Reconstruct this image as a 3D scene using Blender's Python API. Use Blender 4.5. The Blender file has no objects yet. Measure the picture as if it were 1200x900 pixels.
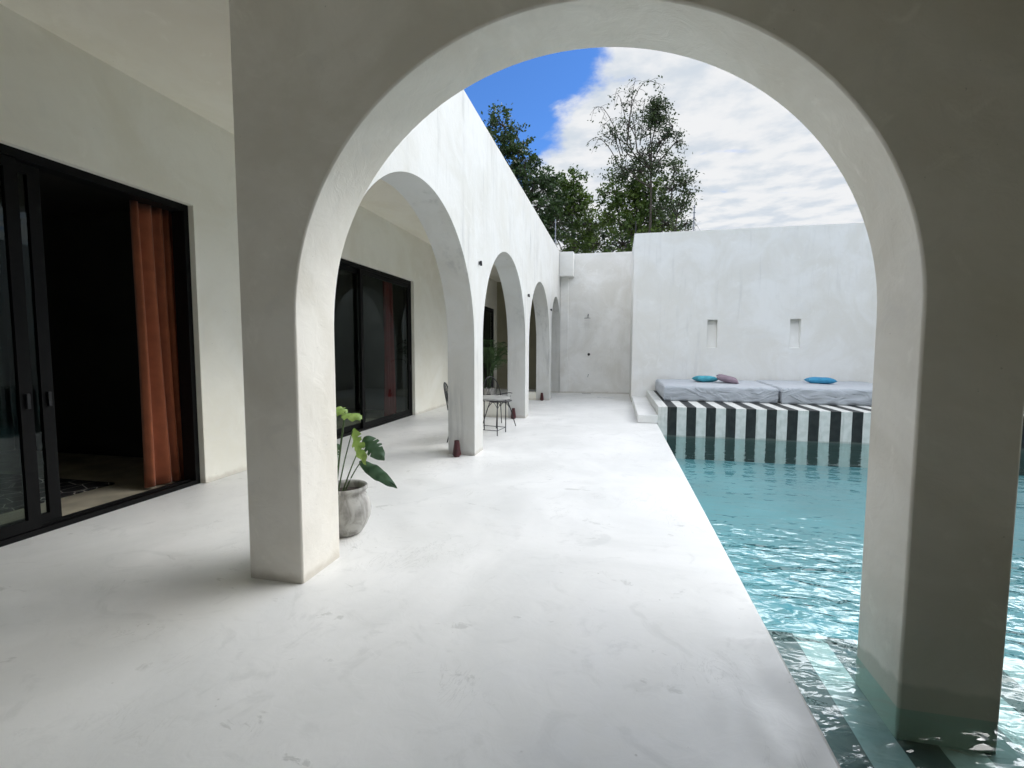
import bpy, bmesh, math, random
from mathutils import Vector, Matrix
R = math.radians
sc = bpy.context.scene
COL = sc.collection

# ------------------------------------------------------------------ camera
def cam_axes(yaw=12.419, pitch=4.183, roll=.163):
    y, p, r = R(yaw), R(pitch), R(roll)
    f = Vector((-math.sin(y)*math.cos(p), math.cos(y)*math.cos(p), -math.sin(p)))
    rt = Vector((math.cos(y), math.sin(y), 0)); up = rt.cross(f)
    return rt*math.cos(r)+up*math.sin(r), -rt*math.sin(r)+up*math.cos(r), f
RT, UP, FW = cam_axes()
cd = bpy.data.cameras.new('camera'); cam = bpy.data.objects.new('camera', cd); COL.objects.link(cam)
cd.sensor_width = 36; cd.lens = 36*558.5/1200; cd.clip_start = .05; cd.clip_end = 3000
M = Matrix((RT, UP, -FW)).transposed().to_4x4(); M.translation = Vector((0, 0, 1.5)); cam.matrix_world = M
sc.camera = cam

# ------------------------------------------------------------------ light and exposure
sc.view_settings.view_transform = 'Standard'; sc.view_settings.look = 'None'
sc.view_settings.gamma = 1; sc.view_settings.exposure = 1.46
sc.view_settings.use_curve_mapping = False
SUN_EL, SUN_AZ = 42.0, 68.0            # azimuth clockwise from +Y
ld = bpy.data.lights.new('sun', 'SUN'); ld.energy = .5; ld.angle = R(38); ld.color = (1, .965, .92)
sun = bpy.data.objects.new('sun', ld); COL.objects.link(sun)
sd = Vector((math.sin(R(SUN_AZ))*math.cos(R(SUN_EL)), math.cos(R(SUN_AZ))*math.cos(R(SUN_EL)), math.sin(R(SUN_EL))))
sun.rotation_euler = sd.to_track_quat('Z', 'Y').to_euler()
sun.location = sd*50
w = bpy.data.worlds.new('World'); sc.world = w; w.use_nodes = True
nt = w.node_tree; nt.nodes.clear()
def N(nt, t, **kw):
    n = nt.nodes.new(t)
    for k, v in kw.items():
        if k.startswith('i_'):
            n.inputs[k[2:].replace('_', ' ')].default_value = v
        else: setattr(n, k, v)
    return n
def LK(nt, a, b): nt.links.new(a, b)
def MATH(nt, op, a, b=None, c=None, clamp=False):
    n = nt.nodes.new('ShaderNodeMath'); n.operation = op; n.use_clamp = clamp
    for i, v in enumerate((a, b, c)):
        if v is None: continue
        if isinstance(v, (int, float)): n.inputs[i].default_value = v
        else: nt.links.new(v, n.inputs[i])
    return n.outputs[0]
def MIXC(nt, fac, a, b):
    n = nt.nodes.new('ShaderNodeMix'); n.data_type = 'RGBA'
    for i, v in ((0, fac), (6, a), (7, b)):
        if isinstance(v, (int, float)): n.inputs[i].default_value = v
        elif isinstance(v, tuple): n.inputs[i].default_value = (*v, 1)
        else: nt.links.new(v, n.inputs[i])
    return n.outputs[2]
def MAPR(nt, v, a, b, c=0., d=1., smooth=True):
    n = nt.nodes.new('ShaderNodeMapRange')
    if smooth: n.interpolation_type = 'SMOOTHSTEP'
    nt.links.new(v, n.inputs[0])
    for i, x in zip((1, 2, 3, 4), (a, b, c, d)): n.inputs[i].default_value = x
    return n.outputs[0]
sky = N(nt, 'ShaderNodeTexSky', sky_type='NISHITA', sun_disc=False, sun_elevation=R(SUN_EL), sun_rotation=R(SUN_AZ))
sky.ozone_density = 3.0; sky.air_density = 1.0; sky.dust_density = .3
tc = N(nt, 'ShaderNodeTexCoord')
sep = N(nt, 'ShaderNodeSeparateXYZ'); LK(nt, tc.outputs['Generated'], sep.inputs[0])
# clouds lie on a flat layer: direction divided by its height
zz = MATH(nt, 'MAXIMUM', sep.outputs[2], .05)
px = MATH(nt, 'DIVIDE', sep.outputs[0], zz); py = MATH(nt, 'DIVIDE', sep.outputs[1], zz)
cmb = N(nt, 'ShaderNodeCombineXYZ'); LK(nt, px, cmb.inputs[0]); LK(nt, py, cmb.inputs[1]); cmb.inputs[2].default_value = 3.3
n1 = N(nt, 'ShaderNodeTexNoise'); n1.inputs['Scale'].default_value = 2.2; n1.inputs['Detail'].default_value = 8; n1.inputs['Roughness'].default_value = .58; n1.inputs['Distortion'].default_value = .3
LK(nt, cmb.outputs[0], n1.inputs['Vector'])
n2 = N(nt, 'ShaderNodeTexNoise'); n2.inputs['Scale'].default_value = 4.5; n2.inputs['Detail'].default_value = 6; n2.inputs['Roughness'].default_value = .55
LK(nt, cmb.outputs[0], n2.inputs['Vector'])
# a clear gap on the left of the view: line through (x/y, z/y) = (-.185,.386) .. (-.049,.588)
yy = MATH(nt, 'MAXIMUM', sep.outputs[1], .02)
qx = MATH(nt, 'DIVIDE', sep.outputs[0], yy); qz = MATH(nt, 'DIVIDE', sep.outputs[2], yy)
dline = MATH(nt, 'SUBTRACT', MATH(nt, 'MULTIPLY', MATH(nt, 'ADD', qx, .185), .83), MATH(nt, 'MULTIPLY', MATH(nt, 'SUBTRACT', qz, .386), .56))
dcl = MATH(nt, 'MINIMUM', MATH(nt, 'MULTIPLY', dline, 5.0), .30)
dcl = MATH(nt, 'MAXIMUM', dcl, -.6)
fw_ = MAPR(nt, sep.outputs[1], .45, .65)
dcl = MATH(nt, 'ADD', MATH(nt, 'MULTIPLY', dcl, fw_), MATH(nt, 'MULTIPLY', MATH(nt, 'SUBTRACT', 1.0, fw_), .12))
dens = MATH(nt, 'ADD', n1.outputs[0], dcl)
mask = MAPR(nt, dens, .44, .66)
# gap closes again further to the left and behind
bri = MAPR(nt, n2.outputs[0], .32, .62, 0., 1.)
dot = N(nt, 'ShaderNodeVectorMath', operation='DOT_PRODUCT'); LK(nt, tc.outputs['Generated'], dot.inputs[0]); dot.inputs[1].default_value = tuple(sd)
glow = MAPR(nt, dot.outputs['Value'], .67, .86, 0, .9)     # bright cloud added round the sun, out of view, for water glints
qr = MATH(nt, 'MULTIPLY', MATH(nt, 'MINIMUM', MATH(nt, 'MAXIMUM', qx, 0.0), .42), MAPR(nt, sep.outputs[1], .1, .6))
zeff = MATH(nt, 'ADD', sep.outputs[2], MATH(nt, 'MULTIPLY', qr, .36))     # added bright band, lowered where the arch hides it, for light and glints
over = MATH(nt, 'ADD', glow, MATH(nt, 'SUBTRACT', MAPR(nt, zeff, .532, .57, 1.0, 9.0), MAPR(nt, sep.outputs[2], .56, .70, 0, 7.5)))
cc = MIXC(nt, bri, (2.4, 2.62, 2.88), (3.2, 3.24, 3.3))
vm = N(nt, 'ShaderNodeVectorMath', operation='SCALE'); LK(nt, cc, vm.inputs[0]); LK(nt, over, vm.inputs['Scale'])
skm = N(nt, 'ShaderNodeVectorMath', operation='MULTIPLY'); LK(nt, sky.outputs[0], skm.inputs[0]); skm.inputs[1].default_value = (.30, .49, .75)
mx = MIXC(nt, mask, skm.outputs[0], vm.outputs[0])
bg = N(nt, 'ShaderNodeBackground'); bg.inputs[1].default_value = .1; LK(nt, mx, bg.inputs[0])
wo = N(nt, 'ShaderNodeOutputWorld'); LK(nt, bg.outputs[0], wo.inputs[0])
cy = sc.cycles
cy.max_bounces = 12; cy.diffuse_bounces = 8; cy.glossy_bounces = 6; cy.transmission_bounces = 8; cy.transparent_max_bounces = 16
cy.use_denoising = True; cy.sample_clamp_indirect = 8; cy.blur_glossy = .5
try: cy.denoiser = 'OPENIMAGEDENOISE'; cy.denoising_input_passes = 'RGB_ALBEDO_NORMAL'
except Exception: pass

# ------------------------------------------------------------------ image-space helper used only to read sizes off the photo
O0 = Vector((0, 0, 1.5))
def U(x, y, ax, val):
    d = FW*558.5+RT*(x-600)-UP*(y-450); t = (val-O0[ax])/d[ax]
    return O0+d*t

# ------------------------------------------------------------------ materials
MATS = {}
def mat(name):
    m = bpy.data.materials.new(name); m.use_nodes = True
    nt = m.node_tree; b = nt.nodes['Principled BSDF']; MATS[name] = m
    return m, nt, b
def simple(name, col, rough=.6, metal=0., var=.12, scale=6., bump=.0, bscale=60., spec=.5, sheen=0.):
    m, nt, b = mat(name)
    t = N(nt, 'ShaderNodeTexCoord'); n = N(nt, 'ShaderNodeTexNoise'); n.inputs['Scale'].default_value = scale; n.inputs['Detail'].default_value = 5
    LK(nt, t.outputs['Object'], n.inputs['Vector'])
    c = MIXC(nt, MAPR(nt, n.outputs[0], .3, .7), tuple(x*(1-var) for x in col), tuple(min(1, x*(1+var)) for x in col))
    LK(nt, c, b.inputs['Base Color']); b.inputs['Roughness'].default_value = rough; b.inputs['Metallic'].default_value = metal
    b.inputs['Specular IOR Level'].default_value = spec
    if sheen: b.inputs['Sheen Weight'].default_value = sheen
    if bump:
        n3 = N(nt, 'ShaderNodeTexNoise'); n3.inputs['Scale'].default_value = bscale; n3.inputs['Detail'].default_value = 4; LK(nt, t.outputs['Object'], n3.inputs['Vector'])
        bp = N(nt, 'ShaderNodeBump'); bp.inputs['Strength'].default_value = bump; bp.inputs['Distance'].default_value = .01
        LK(nt, n3.outputs[0], bp.inputs['Height']); LK(nt, bp.outputs[0], b.inputs['Normal'])
    return m
def plaster(name, col, streak=0., mott=.07, warm=(1, .985, .95), rough=.75, wet=False, bs=.45):
    m, nt, b = mat(name)
    g = N(nt, 'ShaderNodeNewGeometry'); P = g.outputs['Position']
    def noise(sc_, det=5, rg=.55, vec=None, dist=0.):
        n = N(nt, 'ShaderNodeTexNoise'); n.inputs['Scale'].default_value = sc_; n.inputs['Detail'].default_value = det; n.inputs['Roughness'].default_value = rg; n.inputs['Distortion'].default_value = dist
        LK(nt, vec or P, n.inputs['Vector']); return n.outputs[0]
    a = noise(.9, 6, .6, dist=.8); c2 = noise(3.2, 7, .62, dist=1.4)
    base = tuple(col); dark = tuple(x*(1-mott*1.6)*y for x, y in zip(col, warm))
    c = MIXC(nt, MAPR(nt, a, .35, .65), base, dark)
    c = MIXC(nt, MAPR(nt, c2, .52, .72, 0, .55), c, tuple(x*(1-mott*1.5) for x in col))
    c = MIXC(nt, MAPR(nt, c2, .28, .42, .5, 0), c, tuple(min(.9, x*(1+mott)) for x in col))
    if streak:
        mp = N(nt, 'ShaderNodeMapping'); mp.inputs['Scale'].default_value = (4.2, 4.2, .38); LK(nt, P, mp.inputs[0])
        s = noise(1.6, 7, .68, mp.outputs[0], .3)
        mp2 = N(nt, 'ShaderNodeMapping'); mp2.inputs['Scale'].default_value = (.8, .8, .5); LK(nt, P, mp2.inputs[0])
        s2 = noise(1.3, 3, .5, mp2.outputs[0])
        f = MATH(nt, 'MULTIPLY', MAPR(nt, s, .5, .68), MAPR(nt, s2, .42, .6))
        c = MIXC(nt, MATH(nt, 'MULTIPLY', f, streak), c, tuple(x*.68 for x in col))
    # small specks and pinholes
    v = noise(38, 2, .5); c = MIXC(nt, MAPR(nt, v, .76, .79, 0, .5), c, tuple(x*.45 for x in col))
    sz = N(nt, 'ShaderNodeSeparateXYZ'); LK(nt, P, sz.inputs[0])
    foot = MATH(nt, 'MULTIPLY', MAPR(nt, MATH(nt, 'ADD', sz.outputs[2], MATH(nt, 'MULTIPLY', noise(9, 5), -.09)), -.03, .03, 1, 0), MATH(nt, 'LESS_THAN', sz.outputs[0], .5))
    c = MIXC(nt, MATH(nt, 'MULTIPLY', foot, .4), c, (.36, .31, .24))
    if wet:
        sp = N(nt, 'ShaderNodeSeparateXYZ'); LK(nt, P, sp.inputs[0])
        hz = MATH(nt, 'ADD', sp.outputs[2], MATH(nt, 'MULTIPLY', noise(2.5, 3), .22))
        f = MAPR(nt, hz, -.06, -.03, 1, 0); c = MIXC(nt, MATH(nt, 'MULTIPLY', f, .55), c, tuple(x*y for x, y in zip(col, (.5, .55, .5))))
    LK(nt, c, b.inputs['Base Color'])
    b.inputs['Roughness'].default_value = rough; b.inputs['Specular IOR Level'].default_value = .35
    h = MATH(nt, 'ADD', MATH(nt, 'MULTIPLY', noise(1.4, 2), 3.0), MATH(nt, 'ADD', MATH(nt, 'MULTIPLY', noise(7, 5, .6, dist=1.), .55), MATH(nt, 'MULTIPLY', noise(70, 3), .06)))
    bp = N(nt, 'ShaderNodeBump'); bp.inputs['Strength'].default_value = bs; bp.inputs['Distance'].default_value = .018
    LK(nt, h, bp.inputs['Height']); LK(nt, bp.outputs[0], b.inputs['Normal'])
    return m
M_WALL = plaster('wall_plaster', (.80, .79, .755), streak=0, mott=.05)
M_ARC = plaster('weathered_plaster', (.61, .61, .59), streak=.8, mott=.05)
M_FAR = plaster('mottled_plaster', (.76, .76, .74), streak=.3, mott=.055, bs=.3)
M_SHW = plaster('shower_plaster', (.82, .815, .79), streak=.2, mott=.09)
M_NEAR = plaster('arch_plaster', (.82, .785, .715), streak=0, mott=.085, wet=True)
M_IN = plaster('house_plaster', (.84, .82, .735), streak=0, mott=.045)
M_SHADE = plaster('shade_plaster', (.27, .25, .17), streak=0, mott=.05)  # darkened colour: stands for shade at the corridor end, cuts bounce behind the camera
M_CEIL = plaster('ceiling_plaster', (.86, .825, .72), streak=0, mott=.04)

def floor_mat():
    m, nt, b = mat('polished_cement')
    g = N(nt, 'ShaderNodeNewGeometry'); P = g.outputs['Position']
    def noise(s, det=5, rg=.55, dist=0., scl=None, off=0):
        n = N(nt, 'ShaderNodeTexNoise'); n.inputs['Scale'].default_value = s; n.inputs['Detail'].default_value = det; n.inputs['Roughness'].default_value = rg; n.inputs['Distortion'].default_value = dist
        mp = N(nt, 'ShaderNodeMapping'); mp.inputs['Location'].default_value = (off, off*.7, 0); mp.inputs['Scale'].default_value = scl or (1, 1, 1); LK(nt, P, mp.inputs[0])
        LK(nt, mp.outputs[0], n.inputs['Vector']); return n.outputs[0]
    c = MIXC(nt, MAPR(nt, noise(.7, 5, .6, 1.), .3, .7), (.815, .81, .785), (.71, .71, .685))
    c = MIXC(nt, MAPR(nt, noise(2.6, 7, .62, 1.8, off=4), .54, .68, 0, .5), c, (.64, .64, .615))
    # trowel smears: thin torn patches
    s1 = noise(2.3, 6, .6, .9, (1.0, 2.2, 1), 11); s2 = noise(6.5, 4, .6, .5, (1.6, .9, 1), 3)
    f = MATH(nt, 'MULTIPLY', MAPR(nt, s1, .635, .68), MAPR(nt, s2, .46, .58))
    c = MIXC(nt, MATH(nt, 'MULTIPLY', f, .62), c, (.52, .52, .49))
    s3 = noise(1.7, 8, .66, 2.4, (2.2, .8, 1), 21)
    ridge = MATH(nt, 'ABSOLUTE', MATH(nt, 'SUBTRACT', s3, .5))
    f3 = MATH(nt, 'MULTIPLY', MAPR(nt, ridge, .003, .012, 1, 0), MAPR(nt, noise(1.1, 2, off=8), .54, .64))
    c = MIXC(nt, MATH(nt, 'MULTIPLY', f3, .35), c, (.45, .45, .42))
    # specks and dust grains
    v = N(nt, 'ShaderNodeTexVoronoi'); v.inputs['Scale'].default_value = 9; LK(nt, P, v.inputs['Vector'])
    sp = MATH(nt, 'MULTIPLY', MAPR(nt, v.outputs['Distance'], .035, .06, 1, 0), MAPR(nt, noise(3, 2, off=2), .52, .58))
    c = MIXC(nt, MATH(nt, 'MULTIPLY', sp, .55), c, (.30, .29, .25))
    LK(nt, c, b.inputs['Base Color'])
    LK(nt, MAPR(nt, noise(2.2, 6, .6, 1.), .3, .7, .34, .58), b.inputs['Roughness'])
    b.inputs['Specular IOR Level'].default_value = .45
    h = MATH(nt, 'ADD', MATH(nt, 'MULTIPLY', noise(1.6, 3), 1.5), MATH(nt, 'ADD', MATH(nt, 'MULTIPLY', noise(8, 6, .6, 1.5), .35), MATH(nt, 'MULTIPLY', f, .15)))
    bp = N(nt, 'ShaderNodeBump'); bp.inputs['Strength'].default_value = .35; bp.inputs['Distance'].default_value = .012
    LK(nt, h, bp.inputs['Height']); LK(nt, bp.outputs[0], b.inputs['Normal'])
    return m
M_FLOOR = floor_mat()

def stripe_mat():
    m, nt, b = mat('striped_cement')
    g = N(nt, 'ShaderNodeNewGeometry'); P = g.outputs['Position']
    sp = N(nt, 'ShaderNodeSeparateXYZ'); LK(nt, P, sp.inputs[0])
    n = N(nt, 'ShaderNodeTexNoise'); n.inputs['Scale'].default_value = 3; n.inputs['Detail'].default_value = 4; LK(nt, P, n.inputs['Vector'])
    n2 = N(nt, 'ShaderNodeTexNoise'); n2.inputs['Scale'].default_value = 9; n2.inputs['Detail'].default_value = 7; LK(nt, P, n2.inputs['Vector'])
    x = MATH(nt, 'ADD', sp.outputs[0], MATH(nt, 'MULTIPLY', MATH(nt, 'SUBTRACT', n.outputs[0], .5), .014))
    fr = MATH(nt, 'FRACT', MATH(nt, 'DIVIDE', MATH(nt, 'SUBTRACT', x, 1.012-3.68), .368))
    msk = MATH(nt, 'MULTIPLY', MAPR(nt, fr, .495, .505, 1, 0), MAPR(nt, fr, 0, .008))
    msk = MATH(nt, 'MULTIPLY', msk, MATH(nt, 'GREATER_THAN', sp.outputs[0], .9))
    wht = MIXC(nt, MAPR(nt, n2.outputs[0], .35, .65), (.70, .70, .67), (.60, .61, .575))
    blk = MIXC(nt, MAPR(nt, n2.outputs[0], .35, .7), (.006, .009, .008), (.018, .021, .020))
    mpv = N(nt, 'ShaderNodeMapping'); mpv.inputs['Scale'].default_value = (9, 9, 1.2); LK(nt, P, mpv.inputs[0])
    n4 = N(nt, 'ShaderNodeTexNoise'); n4.inputs['Scale'].default_value = 1.5; n4.inputs['Detail'].default_value = 6; n4.inputs['Roughness'].default_value = .65; LK(nt, mpv.outputs[0], n4.inputs['Vector'])
    wht = MIXC(nt, MAPR(nt, n4.outputs[0], .5, .68, 0, .5), wht, (.40, .42, .37))
    blk = MIXC(nt, MAPR(nt, n4.outputs[0], .52, .72, 0, .6), blk, (.05, .054, .05))
    tide = MATH(nt, 'ADD', sp.outputs[2], MATH(nt, 'MULTIPLY', n.outputs[0], .08))
    c = MIXC(nt, msk, wht, blk)
    c = MIXC(nt, MATH(nt, 'MULTIPLY', MAPR(nt, tide, -.205, -.18, 1, 0), .35), c, (.16, .19, .16))
    LK(nt, c, b.inputs['Base Color']); b.inputs['Roughness'].default_value = .55
    bp = N(nt, 'ShaderNodeBump'); bp.inputs['Strength'].default_value = .3; bp.inputs['Distance'].default_value = .01
    LK(nt, n2.outputs[0], bp.inputs['Height']); LK(nt, bp.outputs[0], b.inputs['Normal'])
    return m
M_STRIPE = stripe_mat()
M_POOL = simple('pool_plaster', (.13, .33, .36), .6, var=.10, scale=1.2)

def water_mat():
    m, nt, b = mat('pool_water'); nt.nodes.remove(b)
    out = [n for n in nt.nodes if n.type == 'OUTPUT_MATERIAL'][0]
    g = N(nt, 'ShaderNodeNewGeometry'); P = g.outputs['Position']
    def noise(s, scl, det=3, dist=0., off=0, rg=.5):
        mp = N(nt, 'ShaderNodeMapping'); mp.inputs['Scale'].default_value = scl; mp.inputs['Rotation'].default_value = (0, 0, R(-24)); mp.inputs['Location'].default_value = (off, 0, 0); LK(nt, P, mp.inputs[0])
        n = N(nt, 'ShaderNodeTexNoise'); n.inputs['Scale'].default_value = s; n.inputs['Detail'].default_value = det; n.inputs['Distortion'].default_value = dist; n.inputs['Roughness'].default_value = rg
        LK(nt, mp.outputs[0], n.inputs['Vector']); return n.outputs[0]
    h = MATH(nt, 'ADD', MATH(nt, 'MULTIPLY', noise(1.7, (1, 1.7, 1), 2, .4), 1.0), MATH(nt, 'MULTIPLY', noise(5.0, (1, 2.0, 1), 2, .5, 5), .30))
    bp = N(nt, 'ShaderNodeBump'); bp.inputs['Strength'].default_value = 1; bp.inputs['Distance'].default_value = .085
    sy = N(nt, 'ShaderNodeSeparateXYZ'); LK(nt, P, sy.inputs[0])
    # the surface is stirred near the ledge and calms down towards the platform
    h = MATH(nt, 'MULTIPLY', h, MAPR(nt, sy.outputs[1], 3.4, 5.6, 1.4, .24))
    LK(nt, h, bp.inputs['Height'])
    tr = N(nt, 'ShaderNodeBsdfTransparent'); tr.inputs[0].default_value = (.74, .94, .94, 1)
    gl = N(nt, 'ShaderNodeBsdfGlossy'); gl.inputs['Roughness'].default_value = .02; LK(nt, bp.outputs[0], gl.inputs['Normal'])
    fr = N(nt, 'ShaderNodeFresnel'); fr.inputs[0].default_value = 1.66; LK(nt, bp.outputs[0], fr.inputs['Normal'])
    mi = N(nt, 'ShaderNodeMixShader'); LK(nt, fr.outputs[0], mi.inputs[0]); LK(nt, tr.outputs[0], mi.inputs[1]); LK(nt, gl.outputs[0], mi.inputs[2])
    LK(nt, MATH(nt, 'MULTIPLY', fr.outputs[0], MATH(nt, 'SUBTRACT', 1.0, g.outputs['Backfacing'])), mi.inputs[0]); LK(nt, mi.outputs[0], out.inputs[0])
    return m
M_WATER = water_mat()
def glass_mat():
    m, nt, b = mat('window_glass'); nt.nodes.remove(b)
    out = [n for n in nt.nodes if n.type == 'OUTPUT_MATERIAL'][0]
    tr = N(nt, 'ShaderNodeBsdfTransparent'); tr.inputs[0].default_value = (.80, .84, .82, 1)
    gl = N(nt, 'ShaderNodeBsdfGlossy'); gl.inputs['Roughness'].default_value = .0; gl.inputs[0].default_value = (.42, .47, .455, 1)
    fr = N(nt, 'ShaderNodeFresnel'); fr.inputs[0].default_value = 1.5
    mi = N(nt, 'ShaderNodeMixShader'); LK(nt, fr.outputs[0], mi.inputs[0]); LK(nt, tr.outputs[0], mi.inputs[1]); LK(nt, gl.outputs[0], mi.inputs[2])
    g = N(nt, 'ShaderNodeNewGeometry'); LK(nt, MATH(nt, 'MULTIPLY', fr.outputs[0], MATH(nt, 'SUBTRACT', 1.0, g.outputs['Backfacing'])), mi.inputs[0]); LK(nt, mi.outputs[0], out.inputs[0]); return m
M_GLASS = glass_mat()
M_FRAME = simple('black_aluminium', (.006, .006, .006), .5, 0, .1, 20, spec=.1)
M_BLACK = simple('black_metal', (.015, .015, .016), .4, .3, .1, 30)
M_ROOM = simple('room_wall_shade', (.045, .042, .038), .9, 0, .1, 2)  # shade of the unlit rooms put into the wall colour
M_TILE = simple('beige_stone_tile', (.46, .41, .31), .5, 0, .18, 4, .1, 20)
M_CURT = simple('terracotta_fabric', (.31, .088, .036), .9, 0, .12, 8, .25, 260, sheen=.2)
M_CURT2 = simple('crimson_fabric', (.15, .008, .010), .9, 0, .12, 8, .2, 260)
def bed_mat():
    m, nt, b = mat('grey_cotton')
    g = N(nt, 'ShaderNodeNewGeometry'); P = g.outputs['Position']
    mp = N(nt, 'ShaderNodeMapping'); mp.inputs['Rotation'].default_value = (R(20), R(35), R(30)); mp.inputs['Scale'].default_value = (1.2, 1.0, 2.6); LK(nt, P, mp.inputs[0])
    n = N(nt, 'ShaderNodeTexNoise'); n.inputs['Scale'].default_value = 1.5; n.inputs['Detail'].default_value = 2.5; n.inputs['Distortion'].default_value = 1.0; LK(nt, mp.outputs[0], n.inputs['Vector'])
    rd = MATH(nt, 'ABSOLUTE', MATH(nt, 'SUBTRACT', n.outputs[0], .5))
    h = MAPR(nt, rd, 0, .14)
    bp = N(nt, 'ShaderNodeBump'); bp.inputs['Strength'].default_value = .7; bp.inputs['Distance'].default_value = .022; bp.invert = True
    LK(nt, h, bp.inputs['Height']); LK(nt, bp.outputs[0], b.inputs['Normal'])
    LK(nt, MIXC(nt, n.outputs[0], (.37, .40, .435), (.42, .45, .485)), b.inputs['Base Color']); b.inputs['Roughness'].default_value = .85; b.inputs['Sheen Weight'].default_value = .2
    return m
M_BED = bed_mat()
M_TEAL = simple('teal_fabric', (.05, .30, .38), .85, 0, .12, 9, .2, 200)
M_BLUE = simple('blue_fabric', (.04, .25, .43), .85, 0, .1, 9, .2, 200)
M_MAUVE = simple('mauve_fabric', (.22, .165, .20), .85, 0, .1, 9, .2, 200)
M_LANT = simple('oxblood_glaze', (.055, .007, .009), .3, 0, .25, 14, .2, 30)
M_CHROME = simple('steel', (.30, .30, .31), .3, .9, .1, 20)
M_TABLE = simple('grey_tabletop', (.33, .33, .31), .5, 0, .15, 6, .1, 40)
M_CUSH = simple('charcoal_cushion', (.10, .10, .10), .9, 0, .15, 20, .3, 120)
M_SOIL = simple('dark_soil', (.035, .025, .018), .95, 0, .4, 30, .8, 50)
M_BARK = simple('grey_bark', (.07, .06, .05), .9, 0, .3, 5, .5, 20)
M_GROUND = simple('dry_ground', (.10, .11, .06), .95, 0, .3, .3)
M_WHITEP = simple('white_plastic', (.7, .7, .7), .5)
def leaf_mat(name, c1, c2, scale=1.2, trans=.25):
    m, nt, b = mat(name)
    g = N(nt, 'ShaderNodeNewGeometry'); n = N(nt, 'ShaderNodeTexNoise'); n.inputs['Scale'].default_value = scale; n.inputs['Detail'].default_value = 5; LK(nt, g.outputs['Position'], n.inputs['Vector'])
    f = MATH(nt, 'ADD', MATH(nt, 'MULTIPLY', MAPR(nt, n.outputs[0], .35, .65), .6), MATH(nt, 'MULTIPLY', g.outputs['Random Per Island'], .4))
    LK(nt, MIXC(nt, f, c1, c2), b.inputs['Base Color']); b.inputs['Roughness'].default_value = .5
    out = [n for n in nt.nodes if n.type == 'OUTPUT_MATERIAL'][0]
    tl = N(nt, 'ShaderNodeBsdfTranslucent'); LK(nt, MIXC(nt, f, tuple(x*1.3 for x in c1), tuple(x*1.3 for x in c2)), tl.inputs[0])
    mi = N(nt, 'ShaderNodeMixShader'); mi.inputs[0].default_value = trans; LK(nt, b.outputs[0], mi.inputs[1]); LK(nt, tl.outputs[0], mi.inputs[2]); LK(nt, mi.outputs[0], out.inputs[0])
    return m
M_LEAF_A = leaf_mat('dark_leaves', (.018, .04, .012), (.055, .10, .028))
M_LEAF_B = leaf_mat('green_leaves', (.028, .065, .012), (.115, .175, .028))
M_LEAF_C = leaf_mat('dry_leaves', (.022, .04, .016), (.065, .095, .035))
M_MON1 = leaf_mat('bright_monstera_leaf', (.15, .26, .05), (.27, .37, .10), 10, .35)
M_MON2 = leaf_mat('dark_monstera_leaf', (.03, .07, .038), (.06, .12, .062), 10, .2)
M_PALM = leaf_mat('palm_leaf', (.02, .05, .012), (.05, .105, .025), 5, .3)
def pot_mat():
    m, nt, b = mat('worn_clay')
    t = N(nt, 'ShaderNodeTexCoord'); mp = N(nt, 'ShaderNodeMapping'); mp.inputs['Scale'].default_value = (9, 9, 3); LK(nt, t.outputs['Object'], mp.inputs[0])
    n = N(nt, 'ShaderNodeTexNoise'); n.inputs['Scale'].default_value = 1.2; n.inputs['Detail'].default_value = 7; n.inputs['Roughness'].default_value = .65; n.inputs['Distortion'].default_value = .8; LK(nt, mp.outputs[0], n.inputs['Vector'])
    LK(nt, MIXC(nt, MAPR(nt, n.outputs[0], .36, .64), (.24, .23, .21), (.46, .45, .42)), b.inputs['Base Color']); b.inputs['Roughness'].default_value = .8
    bp = N(nt, 'ShaderNodeBump'); bp.inputs['Strength'].default_value = .4; bp.inputs['Distance'].default_value = .006; LK(nt, n.outputs[0], bp.inputs['Height']); LK(nt, bp.outputs[0], b.inputs['Normal'])
    return m
M_POT = pot_mat()
def rug_mat():
    m, nt, b = mat('black_patterned_rug')
    t = N(nt, 'ShaderNodeTexCoord'); v = N(nt, 'ShaderNodeTexVoronoi'); v.feature = 'DISTANCE_TO_EDGE'; v.inputs['Scale'].default_value = 5; LK(nt, t.outputs['Object'], v.inputs['Vector'])
    LK(nt, MIXC(nt, MAPR(nt, v.outputs['Distance'], .012, .02, 1, 0), (.012, .011, .012), (.5, .47, .42)), b.inputs['Base Color']); b.inputs['Roughness'].default_value = .95
    return m
M_RUG = rug_mat()

# ------------------------------------------------------------------ mesh helpers
def tag(o, label=None, cat=None, group=None, kind=None):
    if label: o['label'] = label
    if cat: o['category'] = cat
    if group: o['group'] = group
    if kind: o['kind'] = kind
    return o
def empty(name, loc=(0, 0, 0), rz=0):
    o = bpy.data.objects.new(name, None); COL.objects.link(o); o.location = loc; o.rotation_euler = (0, 0, rz); o.empty_display_size = .2
    return o
def obj(name, bm, m, parent=None, smooth=True, ang=35, bevel=0, segs=2):
    bmesh.ops.recalc_face_normals(bm, faces=bm.faces)
    me = bpy.data.meshes.new(name); bm.to_mesh(me); bm.free()
    if smooth:
        me.polygons.foreach_set('use_smooth', [True]*len(me.polygons)); me.set_sharp_from_angle(angle=R(ang))
    o = bpy.data.objects.new(name, me); COL.objects.link(o)
    if m: me.materials.append(m)
    if parent is not None: o.parent = parent
    if bevel:
        md = o.modifiers.new('edge', 'BEVEL'); md.width = bevel; md.segments = segs; md.limit_method = 'ANGLE'; md.angle_limit = R(40); md.harden_normals = False
    return o
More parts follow.
